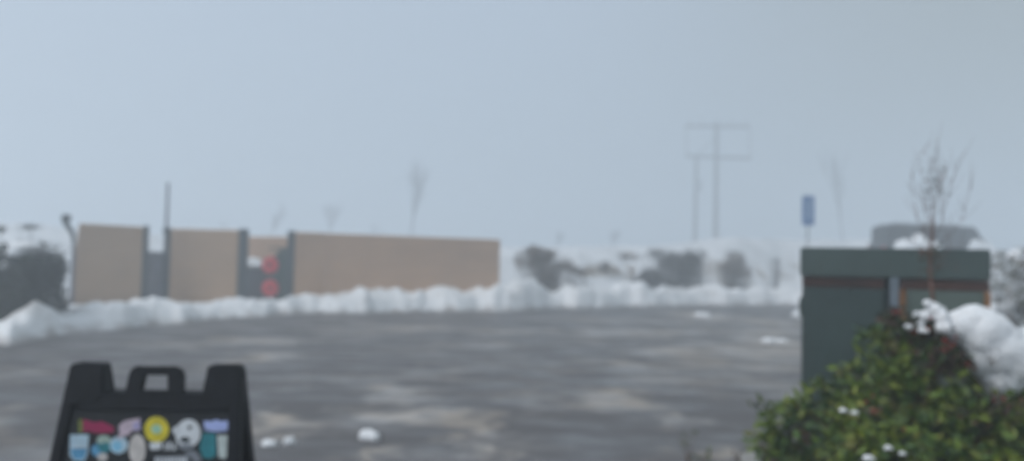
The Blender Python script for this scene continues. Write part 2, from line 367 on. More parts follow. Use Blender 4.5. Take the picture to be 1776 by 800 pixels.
for v in me.vertices:
    x, y = v.co.x, v.co.y; s = 0
    if y > 3 and abs(x) < y:
        wx = x + .45 * fb((x, y, 0), .8) + .35 * fb((x, y, 3), 2.6); wy = y + .7 * fb((x, y, 9), .8) + .5 * fb((x, y, 12), 2.6)
        for cx, cy, ex, ey, st in SLW:
            q = ((wx - cx) / ex) ** 2 + ((wy - cy) / ey) ** 2
            if q < 4: s = max(s, st * math.exp(-q * 1.1))
        # curved wheel tracks
        rr = math.hypot(x - 1, y - 3)
        s += .34 * max(0, math.sin(rr * 2.1 + 1.6 * fb((x, y, 4), .22)) - .35) * max(0, .35 + fb((x, y, 6), .45))
        r2 = math.hypot(x + 9, y - 22); s += .22 * max(0, math.sin(r2 * 2.4 + 1.2 * fb((x, y, 14), .2)) - .4) * max(0, .3 + fb((x, y, 16), .4))
        s += .30 * max(0, fb((x, y, 3), .42) - .12) + .16 * max(0, fb((x, y, 31), 1.1) - .1)
        s -= .10 * max(0, fb((x, y, 17), .6))
    vals.append(s)
at.data.foreach_set('value', vals)

# planting bed at the right with its kerb
bed = MB(); outline = [(1.35,-1),(1.35,1.5),(1.40,3.0),(1.62,5.0),(1.82,5.85),(2.3,6.3),(3.2,6.6),(9.0,7.0),(9.0,-1)]
bed.prism(outline, lambda a, b, t: Vector((a, b, t)), .004, .13)
o = bed.build('planting_bed', M['soil']); tag(o, 'mulched planting bed under the shrub', None, None, 'structure')
kb = MB()
for i in range(len(outline) - 2):
    (x0, y0), (x1, y1) = outline[i], outline[i+1]
    d = Vector((x1-x0, y1-y0, 0)); L = d.length; d.normalize(); c = Vector(((x0+x1)/2, (y0+y1)/2, .076)) + Vector((-d.y, d.x, 0)) * .07
    kb.box(c, (L + .06, .135, .15), Matrix.Rotation(math.atan2(d.y, d.x), 3, 'Z'))
o = kb.build('kerb', M['concrete'], bevel=.01); tag(o, 'concrete kerb round the planting bed', None, None, 'structure')

# ------------------------------------------------------------------ small lumps of snow on the asphalt
def lump(px, py, w, h, label, grp='loose snow lumps on the asphalt'):
    c = G(px, py); k = c.y / F
    balls = []
    for i in range(5):
        a = random.uniform(-1, 1)
        balls.append((c + Vector((a * w * k * .32, random.uniform(-.3,.3) * w * k * .5, h * k * .22)), Vector((w * k * .28, w * k * .25, h * k * random.uniform(.4,.6)))))
    o = blob('snow_lump', balls, max(.008, w * k / 28), M['snow'], amp=.1 * h * k, nsc=14, loc=c)
    tag(o, label, 'snow lump', grp)
lump(642, 763, 38, 22, 'single bright snow lump lying alone on the asphalt right of the black sign')
lump(470, 774, 30, 13, 'flat wider snow lump of the close pair beside the black sign')
lump(500, 771, 19, 17, 'small rounded snow lump, right one of the close pair beside the black sign')
lump(1216, 550, 26, 12, 'distant small snow lump at the foot of the bank below the dark brush')
lump(1345, 594, 46, 10, 'long thin snow lump on the asphalt just left of the green cabinet')
lump(740, 540, 14, 7, 'tiny far snow lump at the bank toe below the long tan fence')

# ------------------------------------------------------------------ trash enclosure and fences
def panel(a, b, name, label, zb=-.1, posts=(True, True), lean0=0., cap=True, pw=(.11,.11), grp='tan fence panels of the enclosure', thick=.05, mt='tan'):
    """a,b : top corners in world space"""
    base = Vector((a.x, a.y, hground(a.x, a.y)))
    root = empty(name, base, label, 'fence panel', grp)
    d = Vector((b.x - a.x, b.y - a.y, 0)).normalized(); n = Vector((d.y, -d.x, 0))
    za, zc = a.z, b.z
    L = Vector((b.x - a.x, b.y - a.y, 0)).length
    nb = 13
    mb = MB()
    for i in range(nb):                       # horizontal boards
        def zz(t, k): lo = zb; hi = za + (zc - za) * t; return lo + (hi - lo) * k
        k0, k1 = i / nb + .0006, (i + 1) / nb - .0006
        o0 = lean0 * (1 - k0); o1 = lean0 * (1 - k1)
        p = [Vector((a.x, a.y, 0)) - d*o0 , Vector((b.x, b.y, 0)), Vector((b.x, b.y, 0)), Vector((a.x, a.y, 0)) - d*o1]
        zs = [zz(0, k0), zz(1, k0), zz(1, k1), zz(0, k1)]
        fr = [Vector((q.x, q.y, z)) + n * thick / 2 for q, z in zip(p, zs)]; bk = [q - n * thick for q in fr]
        mb.add(fr + bk, [(0,1,2,3),(7,6,5,4),(0,4,5,1),(1,5,6,2),(2,6,7,3),(3,7,4,0)])
    part(mb, 'boarding', M[mt], root)
    np_ = max(1, round(L / 2.4))
    for i in range(np_ + 1):
        if (i == 0 and not posts[0]) or (i == np_ and not posts[1]): continue
        q = a.lerp(b, i / np_); off = -n * (thick / 2 + .055)
        if i in (0, np_): off = d * (-.06 if i == 0 else .06)
        wp = pw[0] if i == 0 else pw[1] if i == np_ else .11
        if i in (0, np_): off = d * (-wp/2 if i == 0 else wp/2)
        mb = MB(); mb.box(Vector((q.x, q.y, (q.z + zb) / 2 + .02)) + off, (wp, .11, q.z - zb + .04)); part(mb, 'post', M['darkpost'], root, bevel=.006)
    if cap:
        mb = MB(); seg = int(L / .15) + 2
        for i in range(seg):
            t0, t1 = i / seg, (i + 1) / seg
            q0, q1 = a.lerp(b, t0), a.lerp(b, t1); h0 = .03 + .03 * abs(noise.noise(q0 * 2)); h1 = .03 + .03 * abs(noise.noise(q1 * 2))
            w = thick * .55
            mb.add([q0 + n*w, q0 + Vector((0,0,h0)), q0 - n*w, q1 + n*w, q1 + Vector((0,0,h1)), q1 - n*w], [(0,3,4,1),(1,4,5,2)])
        part(mb, 'snow_cap', M['snow'], root, smooth=True)
    return root
panel(P(138,388,20.8), P(248,394,21.9), 'fence_panel', 'short tan boarded panel next to the dark hedge, leftmost of the enclosure', posts=(False, True), lean0=.22, pw=(.11,.15), mt='tan_near')
panel(P(297,397,23.2), P(415,399.5,23.1), 'fence_panel', 'short tan boarded panel between the narrow grey gate and the dumpster bay', posts=(True, True), pw=(.11,.27), mt='tan_near')
panel(P(408,410,27.2), P(512,411,27.2), 'fence_panel', 'recessed tan panel closing the back of the dumpster bay', posts=(False, False))
panel(P(511,403,24.0), P(565,404.5,24.7), 'fence_panel', 'narrow tan panel joining the long fence to the dumpster bay', posts=(True, False), pw=(.20,.11))
panel(P(566,405,24.75), P(867,416,26.7), 'fence_panel', 'long tan boarded fence run ending in the open snow', posts=(False, False))
# narrow gate in the first gap
ga, gb = P(257,434,22.4), P(283,437,22.9)
gr = empty('narrow_gate', (ga.x, ga.y, 0), 'narrow low grey slatted gate between the two short tan panels', 'gate')
mb = MB(); d = (gb - ga); d.z = 0; L = d.length; ang = math.atan2(d.y, d.x); d.normalize()
for i in range(6):
    q = ga + d * (L * (i + .5) / 6); mb.box((q.x, q.y, .85), (L / 6 - .012, .03, 1.5), Matrix.Rotation(ang, 3, 'Z'))
part(mb, 'slats', M['graymetal'], gr)
for e in (ga - d * .03, gb + d * .03):
    mb = MB(); mb.box((e.x, e.y, .83), (.07,.07,1.66)); part(mb, 'gate_post', M['darkpost'], gr, bevel=.006)
for z in (.2, 1.52):
    mb = MB(); c = (ga + gb) / 2; mb.box((c.x, c.y + .04, z), (L, .04, .07), Matrix.Rotation(ang, 3, 'Z')); part(mb, 'rail', M['graymetal'], gr)
c = gb - d * .12; mb = MB(); mb.box((c.x, c.y - .04, 1.0), (.05,.05,.16)); part(mb, 'latch', M['darkpost'], gr)
# slender pole standing by the gap
q = P(288.5,398,22.9); tp = P(289,321,22.9)
pr = empty('slender_pole', (q.x, q.y, 0), 'slender grey pole rising above the narrow grey gate', 'pole')
part(MB().tube((q.x, q.y, -.1), (q.x, q.y, q.z), .055, .05, 10), 'lower_pole', M['darkpost'], pr)
part(MB().tube((q.x, q.y, q.z), (q.x, q.y, tp.z), .045, .038, 10), 'mast', M['graymetal'], pr)
part(MB().tube((q.x, q.y, q.z - .12), (q.x, q.y, q.z + .03), .10, .09, 10), 'collar', M['darkpost'], pr)
part(MB().tube((q.x, q.y, tp.z), (q.x, q.y, tp.z + .06), .055, .02, 10), 'cap', M['darkpost'], pr)
# hooked fitting left of the first panel
h0 = P(128,420,20.6)
hr = empty('post_lamp', (h0.x, h0.y, 0), 'small dark hooked lamp on a thin post between hedge and first tan panel', 'lamp')
pts = [P(128,420,20.6), P(126,404,20.6), P(120,396,20.6), P(114,388,20.6), P(113,380,20.6)]
part(MB().tube((h0.x, h0.y, -.1), h0, .05, .045, 8), 'post', M['graymetal'], hr)
part(MB().path(pts, [.05,.06,.07,.07,.06]), 'arm', M['darkpost'], hr)
mb = MB(); c = P(115,379,20.6); mb.box(c, (.17,.22,.20), Matrix.Rotation(.3, 3, 'Y')); part(mb, 'lamp_head', M['darkpost'], hr, bevel=.03)

# dumpster with a snow heap, and the green container with two red discs
c = P(439,512,25.8); gz = hground(c.x, c.y)
dr = empty('dumpster', (c.x, c.y, gz), 'dark grey dumpster with a heap of snow on its lid, in the fenced bay', 'dumpster')
hgt = P(440,466,25.8).z
mb = MB(); prof = [(-.33,0),(.35,0),(.42,hgt-gz),(-.42,hgt-gz)]
mb.prism(prof, lambda a, b, t: Vector((c.x + a, c.y + t, gz + b)), -.3, .8); part(mb, 'body', M['bin'], dr, bevel=.015)
for z in (.35, .75): part(MB().box((c.x, c.y - .315, gz + z), (.74,.03,.05)), 'rib', M['bin'], dr)
part(MB().box((c.x, c.y + .25, hgt + .02), (.9,1.14,.05)), 'lid', M['darkpost'], dr, bevel=.01)
for s in (-1, 1): part(MB().box((c.x + s*.44, c.y, hgt - .3), (.06,.5,.12)), 'fork_pocket', M['bin'], dr)
sn = blob('snow_heap', [(Vector((c.x-.12, c.y+.2, hgt+.16)), (.3,.45,.2)), (Vector((c.x+.1, c.y+.1, hgt+.1)), (.3,.4,.12)), (Vector((c.x-.25, c.y+.1, hgt+.2)), (.14,.2,.16))], .04, M['snow'], .03, 5, loc=(c.x, c.y, hgt+.04))
tag(sn, 'rounded heap of white snow on top of the dark dumpster', 'snow')
c = P(478,512,24.9); gz = hground(c.x, c.y); tz = P(480,432,24.9).z
cr_ = empty('recycling_container', (c.x, c.y, gz), 'tall dark green container with two red round openings, one above the other', 'container')
mb = MB(); mb.prism([(-.40,0),(.40,0),(.40,tz-gz),(.0,tz-gz),(-.16,tz-gz-.22),(-.40,tz-gz-.30)], lambda a, b, t: Vector((c.x + a + .10, c.y + t, gz + b)), 0, .9); part(mb, 'body', M['greenbin'], cr_, bevel=.02)
part(MB().box((c.x + .12, c.y + .42, tz + .02), (.72,.96,.05)), 'lid', M['greenbin'], cr_, bevel=.01)
for py in (460, 500):
    q = P(469, py, 24.9); mb = MB()
    mb.tube((q.x, c.y - .12, q.z), (q.x, c.y - .004, q.z), .23, .265, 20); f = part(mb, 'port_cover', M['red'], cr_)
    mb = MB(); mb.tube((q.x, c.y - .16, q.z), (q.x, c.y - .121, q.z), .06, .06, 12); part(mb, 'port_knob', M['darkpost'], f)
part(MB().box((c.x + .50, c.y - .02, gz + .7), (.05,.08,1.3)), 'edge_post', M['darkpost'], cr_)

# ------------------------------------------------------------------ vegetation
def cloud(mb, c, r, n, L, W, shell=.45, clip=None, gap=None):
    for _ in range(n):
        while True:
            v = Vector((random.uniform(-1,1), random.uniform(-1,1), random.uniform(-1,1)))
            if v.length <= 1: break
        v = v.normalized() * (v.length ** shell)
        q = Vector((c.x + v.x * r[0], c.y + v.y * r[1], c.z + v.z * r[2]))
        k = fb(q * (2.2 / max(r)), 1.0)
        if k < -.12 and random.random() < .75: continue
        if gap and fb(q, gap) + .5 * fb(q, gap * 2.3) < .0 and random.random() < .94: continue
        if clip and not clip(q): continue
        s = random.uniform(.6, 1.3); mb.leaf(q, L * s, W * s)
def stems(mb, base, tips, r0, jit=.08):
    for t in tips:
        pts = [base.lerp(t, k) + Vector((random.gauss(0,jit), random.gauss(0,jit), 0)) * (k * (1-k) * 4) for k in (0,.3,.6,1)]
        pts[0] = base + Vector((random.gauss(0,jit), random.gauss(0,jit), 0))
        mb.path(pts, [r0, r0*.8, r0*.55, r0*.25], 5)

def hedge():
    c0 = P(20, 520, 16.0)
    root = empty('hedge', (c0.x, c0.y, 0), 'dense dark green clipped hedge at the left edge under a layer of snow', 'hedge')
    mb = MB(); x0 = P(-420,500,15).x; x1 = P(119,500,16.3).x
    ftop = P(60,438,15.4).z
    n = 26000
    for _ in range(n):
        x = random.uniform(x0, x1); u = random.random(); rd_ = max(0, (x - x1 + 1.0)) ** 2 * .22
        e = .45 * fb((x, 0, 0), .8) - .1
        side = random.random()
        y0 = 15.0 + .18 * (x1 - x) * 0 + e; y1 = 16.3; top = ftop + .04 + .34 * max(-.3, fb((x, 5, 0), 1.8)) - rd_
        if side < .6: p = Vector((x, y0 + abs(random.gauss(0,.10)), random.uniform(-.05, top)))
        elif side < .8: p = Vector((x, random.uniform(y0, y1), top - abs(random.gauss(0,.08))))
        else: p = Vector((x1 - abs(random.gauss(0,.12)), random.uniform(y0, y1), random.uniform(-.05, top - .1)))
        p += Vector((0, -.10 * fb(p * 1.2), 0)) * 2
        # rounded shoulders
        k = max(0, p.z - top + .35) / .35; p.y += .25 * k * k
        kx = max(0, p.x - x1 + .3) / .3; p.z -= .12 * kx * kx; 
        s = random.uniform(.6,1.4); mb.leaf(p, .075 * s, .045 * s)
    part(mb, 'foliage', M['hedge'], root)
    mb = MB(); mb.box(((x0 + x1) / 2 - .3, 15.8, ftop / 2 - .2), (x1 - x0 - .9, .8, ftop - .3)); part(mb, 'inner_branches', M['hedge'], root)
    for i in range(7):
        x = random.uniform(x0, x1 - .2); part(MB().tube((x, random.uniform(15.4,16.1), -.1), (x + random.gauss(0,.1), random.uniform(15.4,16.1), .9), .03, .02, 6), 'trunk', M['bark'], root)
    # snow lying on it
    balls = []; x = x0
    while x < x1 - .1:
        hh = .05 + .06 * fb((x, 1, 0), 1.3) 
        for y in (15.2, 15.5, 15.85, 16.15):
            balls.append((Vector((x + random.gauss(0,.08), y + random.gauss(0,.08), ftop + .03 + .14 * fb((x, y, 0), 1.4))), Vector((.24, .34, max(.05, hh + random.gauss(0,.03))))))
        x += .26
    s = blob('snow_blanket', balls, .06, M['snow'], .06, 2.5, loc=(c0.x, c0.y, ftop)); tag(s, 'uneven white snow blanket lying on top of the dark hedge', 'snow')
    # sprigs poking through
    mb = MB()
    for px_, py_, w in ((52,394,26),(2,398,10),(35,424,18),(74,424,10)):
        for _ in range(70):
            q = P(px_ + random.gauss(0, w*.3), py_ + random.gauss(0,2.4), 15.3); mb.leaf(q, .06, .035)
        q = P(px_, py_, 15.3)
        mb.tube((q.x, q.y + .1, ftop), q, .008, .004, 4)
    part(mb, 'top_sprigs', M['hedge'], root)
hedge()

def brush(px, py, depth, ells, mt, label, n=2200, L=.09, W=.035, name='brush', twigs=26, cat='bush', grp='winter bushes on the snowy bank'):
    """ells: (px,py,rx,ry) in photo pixels"""
    g = P(px, py, depth); k = depth / F; base = Vector((g.x, g.y, hground(g.x, g.y)))
    root = empty(name, base, label, cat, grp)
    mb = MB(); ms = MB()
    zg = base.z
    for ex, ey, rx, ry in ells:
        c = P(ex, ey, depth); r = (rx * k, max(rx, ry) * k * .8, ry * k)
        tot = int(n * rx * ry / 900); ns = 9
        for _ in range(ns):                    # sub-clumps give a ragged, see-through outline
            v = Vector([max(-.6, min(.6, random.gauss(0,.42))) for _ in range(3)])
            cc = Vector((c.x + v.x*r[0], c.y + v.y*r[1], c.z + v.z*r[2])); f_ = random.uniform(.35,.65)
            cloud(mb, cc, (r[0]*f_, r[1]*f_, r[2]*f_*1.1), tot // ns, L, W, shell=.8)
        tips = []
        for _ in range(twigs):
            v = Vector((random.gauss(0,1), random.gauss(0,1), random.uniform(.0,1.3))).normalized() * random.uniform(.8,1.45)
            tips.append(Vector((c.x + v.x*r[0], c.y + v.y*r[1], c.z + v.z*r[2]*.8)))
        for t_ in tips:
            stems(ms, Vector((t_.x * .45 + c.x * .55, t_.y*.4 + c.y*.6, min(zg, c.z - r[2]))), [t_], .010, .05)
        for _ in range(tot // 5):              # low growth down to the snow
            q = Vector((c.x + random.gauss(0,.55)*r[0], c.y + random.gauss(0,.4)*r[1], random.uniform(min(zg, c.z), c.z))); mb.leaf(q, L, W)
    part(mb, 'foliage', mt, root); part(ms, 'stems', M['bark'], root)
    return root
brush(958, 500, 29.2, [(918,448,24,20),(942,452,30,24),(956,472,22,26),(980,460,22,13),(1004,472,18,9),(940,438,28,10)], M['brush'], 'ragged brown bush right of the long tan fence, narrowing into the snow', n=3000)
brush(1165, 495, 33.6, [(1162,454,38,22),(1185,468,40,26),(1135,478,34,16),(1112,488,22,9),(1205,452,22,18)], M['darkbrush'], 'broad dark bush mass at the foot of the utility poles', n=4600)
brush(1278, 490, 34.6, [(1278,458,28,20),(1282,474,26,16),(1262,470,16,14)], M['brush'], 'rounded brown bush right of the broad dark bush', n=3400)
brush(1090, 462, 36, [(1092,443,22,8),(1078,450,12,8)], M['brush'], 'low thin wisp of brown twigs left of the broad dark bush', n=1300)
brush(1046, 470, 34, [(1048,458,10,9)], M['brush'], 'tiny brown tuft between the two largest bushes', n=1500)
brush(1345, 462, 36, [(1345,452,8,6)], M['darkbrush'], 'tiny dark sprig in the snow left of the green cabinet', n=1600)
def hit(px, py, d0=27.):
    d = d0
    while d < 60:
        q = P(px, py, d)
        if q.z <= hground(q.x, q.y): return q
        d += .15
    return None
def grasspatch(px0, px1, py, dpy, hpx, n, label):
    a = P(px0, py, 34); mb = MB(); depth = 34.
    for _ in range(n):
        q = hit(random.uniform(px0, px1), random.gauss(py, dpy))
        if q is None or noise.noise(Vector((q.x*.9, q.y*.9, 3))) < -.15: continue
        h = hpx * depth / F * random.uniform(.5,1.2) * (.7 + .6 * fb((q.x, q.y, 0), .8))
        if h < .04: continue
        d = Vector((random.gauss(0,.35), random.gauss(0,.35), 1)).normalized()
        s = d.orthogonal().normalized() * .012
        mb.add([q - s, q + s, q + d * h], [(0,1,2)])
    o = mb.build('dry_grass', M['drygrass'], loc=(a.x, a.y, 0)); tag(o, label, 'dry grass', None, 'stuff')
grasspatch(1012, 1100, 474, 5, 10, 1900, 'strip of dry beige grass in the snow left of the dark bush')
grasspatch(1312, 1430, 474, 8, 12, 2600, 'strip of dry beige grass left of the green cabinet')
grasspatch(1215, 1262, 470, 8, 12, 900, 'sparse dry stalks in the snow between the dark and the rounded bush')

# bare trees
def bare_tree(base, H, label, spread=.35, r0=.06, levels=4, name='bare_tree', mt='bark', grp='bare trees fading in the fog', seed=0, kids=3, fork=.45, lean=0):
    rnd = random.Random(seed)
    root = empty(name, base, label, 'tree', grp); tr = MB(); cr = MB()
    def grow(p, d, L, r, lv):
        steps = 3; q = p
        for i in range(steps):
            d2 = (d + Vector((rnd.gauss(0,.09), rnd.gauss(0,.09), .05))).normalized(); e = q + d2 * (L / steps)
            ra, rb = r * (1 - .3 * i / steps), r * (1 - .3 * (i + 1) / steps)
            (tr if lv == 0 else cr).tube(q, e, ra, rb, 7 if lv == 0 else 5, cap=False); q = e; d = d2
            if lv < levels and (i > 0 or lv > 0):
                for _ in range(kids if i == steps - 1 else 1):
                    a = rnd.uniform(0, 6.28); s = spread * rnd.uniform(.6,1.4)
                    nd = (d + Vector((math.cos(a), math.sin(a), .1)) * s).normalized()
                    grow(q, nd, L * rnd.uniform(.5,.78), rb * rnd.uniform(.5,.7), lv + 1)
    grow(Vector(base), Vector((lean, 0, 1)).normalized(), H * fork, r0, 0)
    part(tr, 'trunk', M[mt], root); part(cr, 'crown', M[mt], root)
    return root
for i, (px, py, dp, H, sp, r0, fk, lab) in enumerate([
    (710, 420, 46, 3.3, .12, .15, .62, 'slim upright bare tree faint in the fog above the long tan fence'),
    (568, 420, 52, 3.4, .4, .12, .4, 'faint bare tree behind the joint of the long tan fence'),
    (462, 420, 50, 2.3, .2, .10, .5, 'faint bare tree behind the dumpster bay'),
    (392, 420, 46, 2.0, .6, .10, .3, 'low wide bare tree barely visible behind the second short tan panel'),
    (648, 420, 56, 2.6, .5, .10, .35, 'very faint low bare tree left of the slim upright one'),
    (1466, 410, 44, 3.9, .12, .09, .62, 'thin bare tree in the fog between blue sign and dark vehicle'),
    (1062, 425, 52, 2.6, .5, .09, .3, 'faint small bare tree above the dry grass strip'),
    (965, 425, 58, 2.8, .6, .12, .3, 'dim wide bare tree far behind the ragged brown bush')]):
    q_ = 1.55; dp *= q_; H *= q_; r0 *= .5
    g = P(px, py, dp); bare_tree((g.x, g.y, hground(g.x, g.y) - .1), H, lab, sp, r0, 4, seed=20 + i, fork=fk)

# ------------------------------------------------------------------ utility poles
D = 90.0
b1, b2 = P(1241,430,D), P(1205,430,D); gz = hground(b1.x, b1.y)
ur = empty('utility_pole_frame', (b1.x, b1.y, gz), 'two tall wooden utility poles joined by crossarms, faint in the fog', 'utility poles')
t1 = P(1243,212,D); t2 = P(1208,272,D)
part(MB().tube((b1.x, D, gz-.2), (t1.x, D, t1.z), .30, .22, 12), 'pole', M['wood_pole'], ur)
part(MB().tube((b2.x, D, gz-.2), (t2.x, D, t2.z), .24, .18, 12), 'pole', M['wood_pole'], ur)
for pa, pb in ((P(1188,219,D-.4), P(1300,220,D-.4)), (P(1190,271,D-.4), P(1302,275,D-.4))):
    mb = MB(); c = (pa + pb) / 2; L = (pb - pa).length; mb.box(c, (L, .20, .30), Matrix.Rotation(-math.atan2((pb-pa).z, (pb-pa).x), 3, 'Y')); part(mb, 'crossarm', M['wood_pole'], ur)
for px in (1190, 1300):
    part(MB().tube(P(px,220,D-.4), P(px+1,273,D-.4), .06, .06, 6), 'tie_rod', M['wood_pole'], ur)
for px in (1196, 1218, 1270, 1294):
    q = P(px, 216, D-.4); part(MB().tube(q, q + Vector((0,0,.55)), .13, .07, 8), 'insulator', M['galv'], ur)
q = P(1212,322,D-.4); mb = MB(); mb.tube(q - Vector((0,0,.6)), q + Vector((0,0,.6)), .30, .30, 12); part(mb, 'transformer', M['galv'], ur)
for pa, pb in ((P(1241,240,D), P(1205,272,D)),): part(MB().tube(pa, pb, .05, .05, 6), 'brace', M['wood_pole'], ur)

# ------------------------------------------------------------------ blue sign
D = 25.0; q = P(1402,391,D); tq = P(1402,340,D); gz = 0
sr = empty('blue_sign', (q.x, q.y, 0), 'tall narrow blue sign on a thin pale pole behind the green cabinet', 'sign')
k = D / F
mb = MB(); c = (q + tq) / 2; mb.box(c, (21*k, .02, 51*k)); face = part(mb, 'sign_face', M['blue'], sr, bevel=.006)
mb = MB(); mb.box(c + Vector((.01, -.013, .03)), (6.5*k, .004, 34*k)); part(mb, 'pale_symbol', M['paleblue'], face)
part(MB().tube((c.x, D+.05, -.1), (c.x, D+.05, tq.z + .03), .03, .03, 8), 'pole', M['galv'], sr)
for dz in (-.25, .25): part(MB().box((c.x, D+.022, c.z + dz), (.12,.02,.03)), 'bracket', M['galv'], sr)
bl = blob('snow_heap', [(Vector((c.x, D, .05)), (.5,.5,.22)), (Vector((c.x+.3, D+.2, .05)), (.4,.4,.15))], .08, M['snow'], .04, 3, loc=(c.x, D, 0)); tag(bl, 'small snow heap at the foot of the blue sign pole', 'snow')

# ------------------------------------------------------------------ vehicle beyond the cabinet
D = 34.0; k = D / F
xl = P(1524,400,D).x; xr = P(1693,400,D).x; zt = P(1600,392,D).z; L = xr - xl; zb = zt - 1.78
vr = empty('parked_suv', (xl + L/2, D, zb), 'dark grey parked SUV seen from the side, roof showing above the green cabinet', 'car')
X = lambda a: xl + a * L
def side(poly, y0, y1, name, mt, parent, **kw):
    mb = MB(); mb.prism(poly, lambda a, b, t: Vector((X(a), t, zb + b)), y0, y1); return part(mb, name, mt, parent, **kw)
body = side([(-.02,.35),(1.13,.35),(1.15,.62),(1.12,.80),(1.0,.90),(.96,1.06),(0.0,1.08),(-.03,.8)], D-.9, D+.9, 'body', M['car'], vr, bevel=.05)
gh = side([(0,1.07),(.98,1.07),(.90,1.66),(.86,1.74),(.06,1.78),(.01,1.70)], D-.78, D+.78, 'cabin', M['car'], vr, bevel=.05)
for a0, a1 in ((.05,.29),(.32,.58),(.61,.86)):
    s1 = a1 if a1 < .7 else .84
    side([(a0,1.15),(a1 if a1 < .7 else .92,1.15),(s1,1.62),(a0 + (.01 if a0 < .1 else 0),1.62)], D-.80, D-.776, 'side_window', M['carglass'], vr)
for a in (.12,.86): side([(a,1.80),(a+.012,1.80),(a+.012,1.84),(a,1.84)], D-.62, D+.62, 'roof_bar', M['rubber'], vr) if a < .7 else None
for s in (-1, 1):
    side([(.08,1.80),(.72,1.79),(.72,1.83),(.08,1.84)], D+s*.62-.02, D+s*.62+.02, 'roof_rail', M['rubber'], vr)
for a in (.16, .94):
    for s in (-1, 1):
        c = Vector((X(a), D + s*.84, zb + .36)); w = part(MB().tube(c - Vector((0,.11,0)), c + Vector((0,.11,0)), .36, .36, 24), 'wheel', M['rubber'], vr)
        part(MB().tube(c + Vector((0,s*.111-.01,0)), c + Vector((0,s*.111+.01,0)), .22, .20, 16), 'rim', M['galv'], w)
for s in (-1, 1):
    part(MB().box((X(1.12), D + s*.65, zb + .68), (.12,.35,.14)), 'headlight', M['galv'], vr, bevel=.02)
    part(MB().box((X(-.02), D + s*.7, zb + .75), (.08,.2,.22)), 'tail_light', M['red'], vr, bevel=.02)
part(MB().box((X(.93), D - .98, zb + 1.16), (.14,.16,.16)), 'wing_mirror', M['car'], vr, bevel=.03)
q = P(1585,424,D-2.2)
bl = blob('snow_mound', [(P(1572,427,32), (.45,.5,.26)), (P(1593,421,32), (.22,.4,.38)), (P(1612,428,32), (.40,.5,.24)), (P(1590,440,32), (.95,.6,.45)), (P(1592,462,32), (1.35,.75,.6)), (P(1598,485,32), (1.7,.9,.7)), (P(1560,490,32), (1.3,.8,.5))], .08, M['snow'], .06, 2, loc=(q.x, 32, hground(q.x, 32)))
tag(bl, 'white snow mound heaped in front of the dark SUV', 'snow')

# ------------------------------------------------------------------ green utility cabinet
D = 5.0; YAW = R(-21)                        # built square to the axes about (xm, D), then turned to its real heading
cl_ = P(1388,426,5.1); dirr = Vector((math.cos(YAW), math.sin(YAW), 0)); W = 1.052; cmid = cl_ + dirr * W / 2
zt = (cl_.z + P(1719,434,cl_.y - W*math.sin(-YAW)).z) / 2; k = (D - .1) / F
x0, x1 = -W/2, W/2; xm = 0.; dep = .95
cb = empty('utility_cabinet', (0, D, .13), 'large dark green metal utility cabinet with overhanging lid and rusty seams', 'utility cabinet')
def cx(px): return x0 + (px - 1388) / 331 * W
lz = zt - 53 * k
part(MB().box((xm, D + dep/2, .17), (W + .2, dep + .2, .10)), 'concrete_pad', M['concrete'], cb, bevel=.01)
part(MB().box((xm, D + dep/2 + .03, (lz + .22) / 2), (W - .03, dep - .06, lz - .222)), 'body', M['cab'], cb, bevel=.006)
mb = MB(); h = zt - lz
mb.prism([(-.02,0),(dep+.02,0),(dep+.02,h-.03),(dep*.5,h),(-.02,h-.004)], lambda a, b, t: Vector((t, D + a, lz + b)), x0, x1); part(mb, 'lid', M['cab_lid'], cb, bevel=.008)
dt = lz - .066                                            # tops of the doors
dl0, dl1 = x0 + .012, cx(1541); dr0, dr1 = cx(1575), x1 - .020
def door(a, b, mt, name='door'):
    return part(MB().box(((a + b)/2, D + .022, (dt + .26)/2), (b - a, .040, dt - .26)), name, M[mt], cb, bevel=.006)
d1 = door(dl0, dl1, 'cab'); d2 = door(dr0, dr1, 'cab_pale')
d2['label'] = 'paler green right door with rusty edges'
# bevelled return strip on the left door's free edge
part(MB().box((dl1 + .006, D + .012, (dt + .26)/2), (.022, .05, dt - .26)), 'door_edge', M['cab_dark'], d1)
part(MB().box((x1 - .016, D + .014, (dt + .26)/2), (.030, .05, dt - .26)), 'rusty_edge', M['rust_pale'], d2)
part(MB().box((dr0 - .008, D + .014, (dt + .26)/2), (.034, .05, dt - .26)), 'rusty_edge', M['rust_pale'], d2)
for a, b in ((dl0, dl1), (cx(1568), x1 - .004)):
    part(MB().box(((a + b)/2, D + .018, lz - .033), (b - a, .034, .062)), 'rusty_shaded_seam', M['rust'], cb, bevel=.003)  # rusty band under the lid, with the overhang's shade painted into its colour
lx = cx(1558)
part(MB().box((lx, D - .002, (lz - .004 + .5)/2 + .2), (.052, .03, (lz - .004 - .5)*.62)), 'latch_bar', M['lock'], cb, bevel=.006)
part(MB().tube((lx, D - .02, lz - .22), (lx, D - .055, lz - .22), .02, .02, 12), 'lock', M['galv'], cb)
part(MB().box((lx, D - .05, lz - .27), (.035, .012, .10)), 'handle', M['galv'], cb, bevel=.003)
for s in (x0 + .02, ): 
    for z in (.5, 1.2): part(MB().tube((s - .012, D + .02, z), (s - .012, D + .02, z + .12), .012, .012, 8), 'hinge', M['cab'], cb)

cb.location = (cmid.x, cmid.y, .13); cb.rotation_euler = (0, 0, YAW)

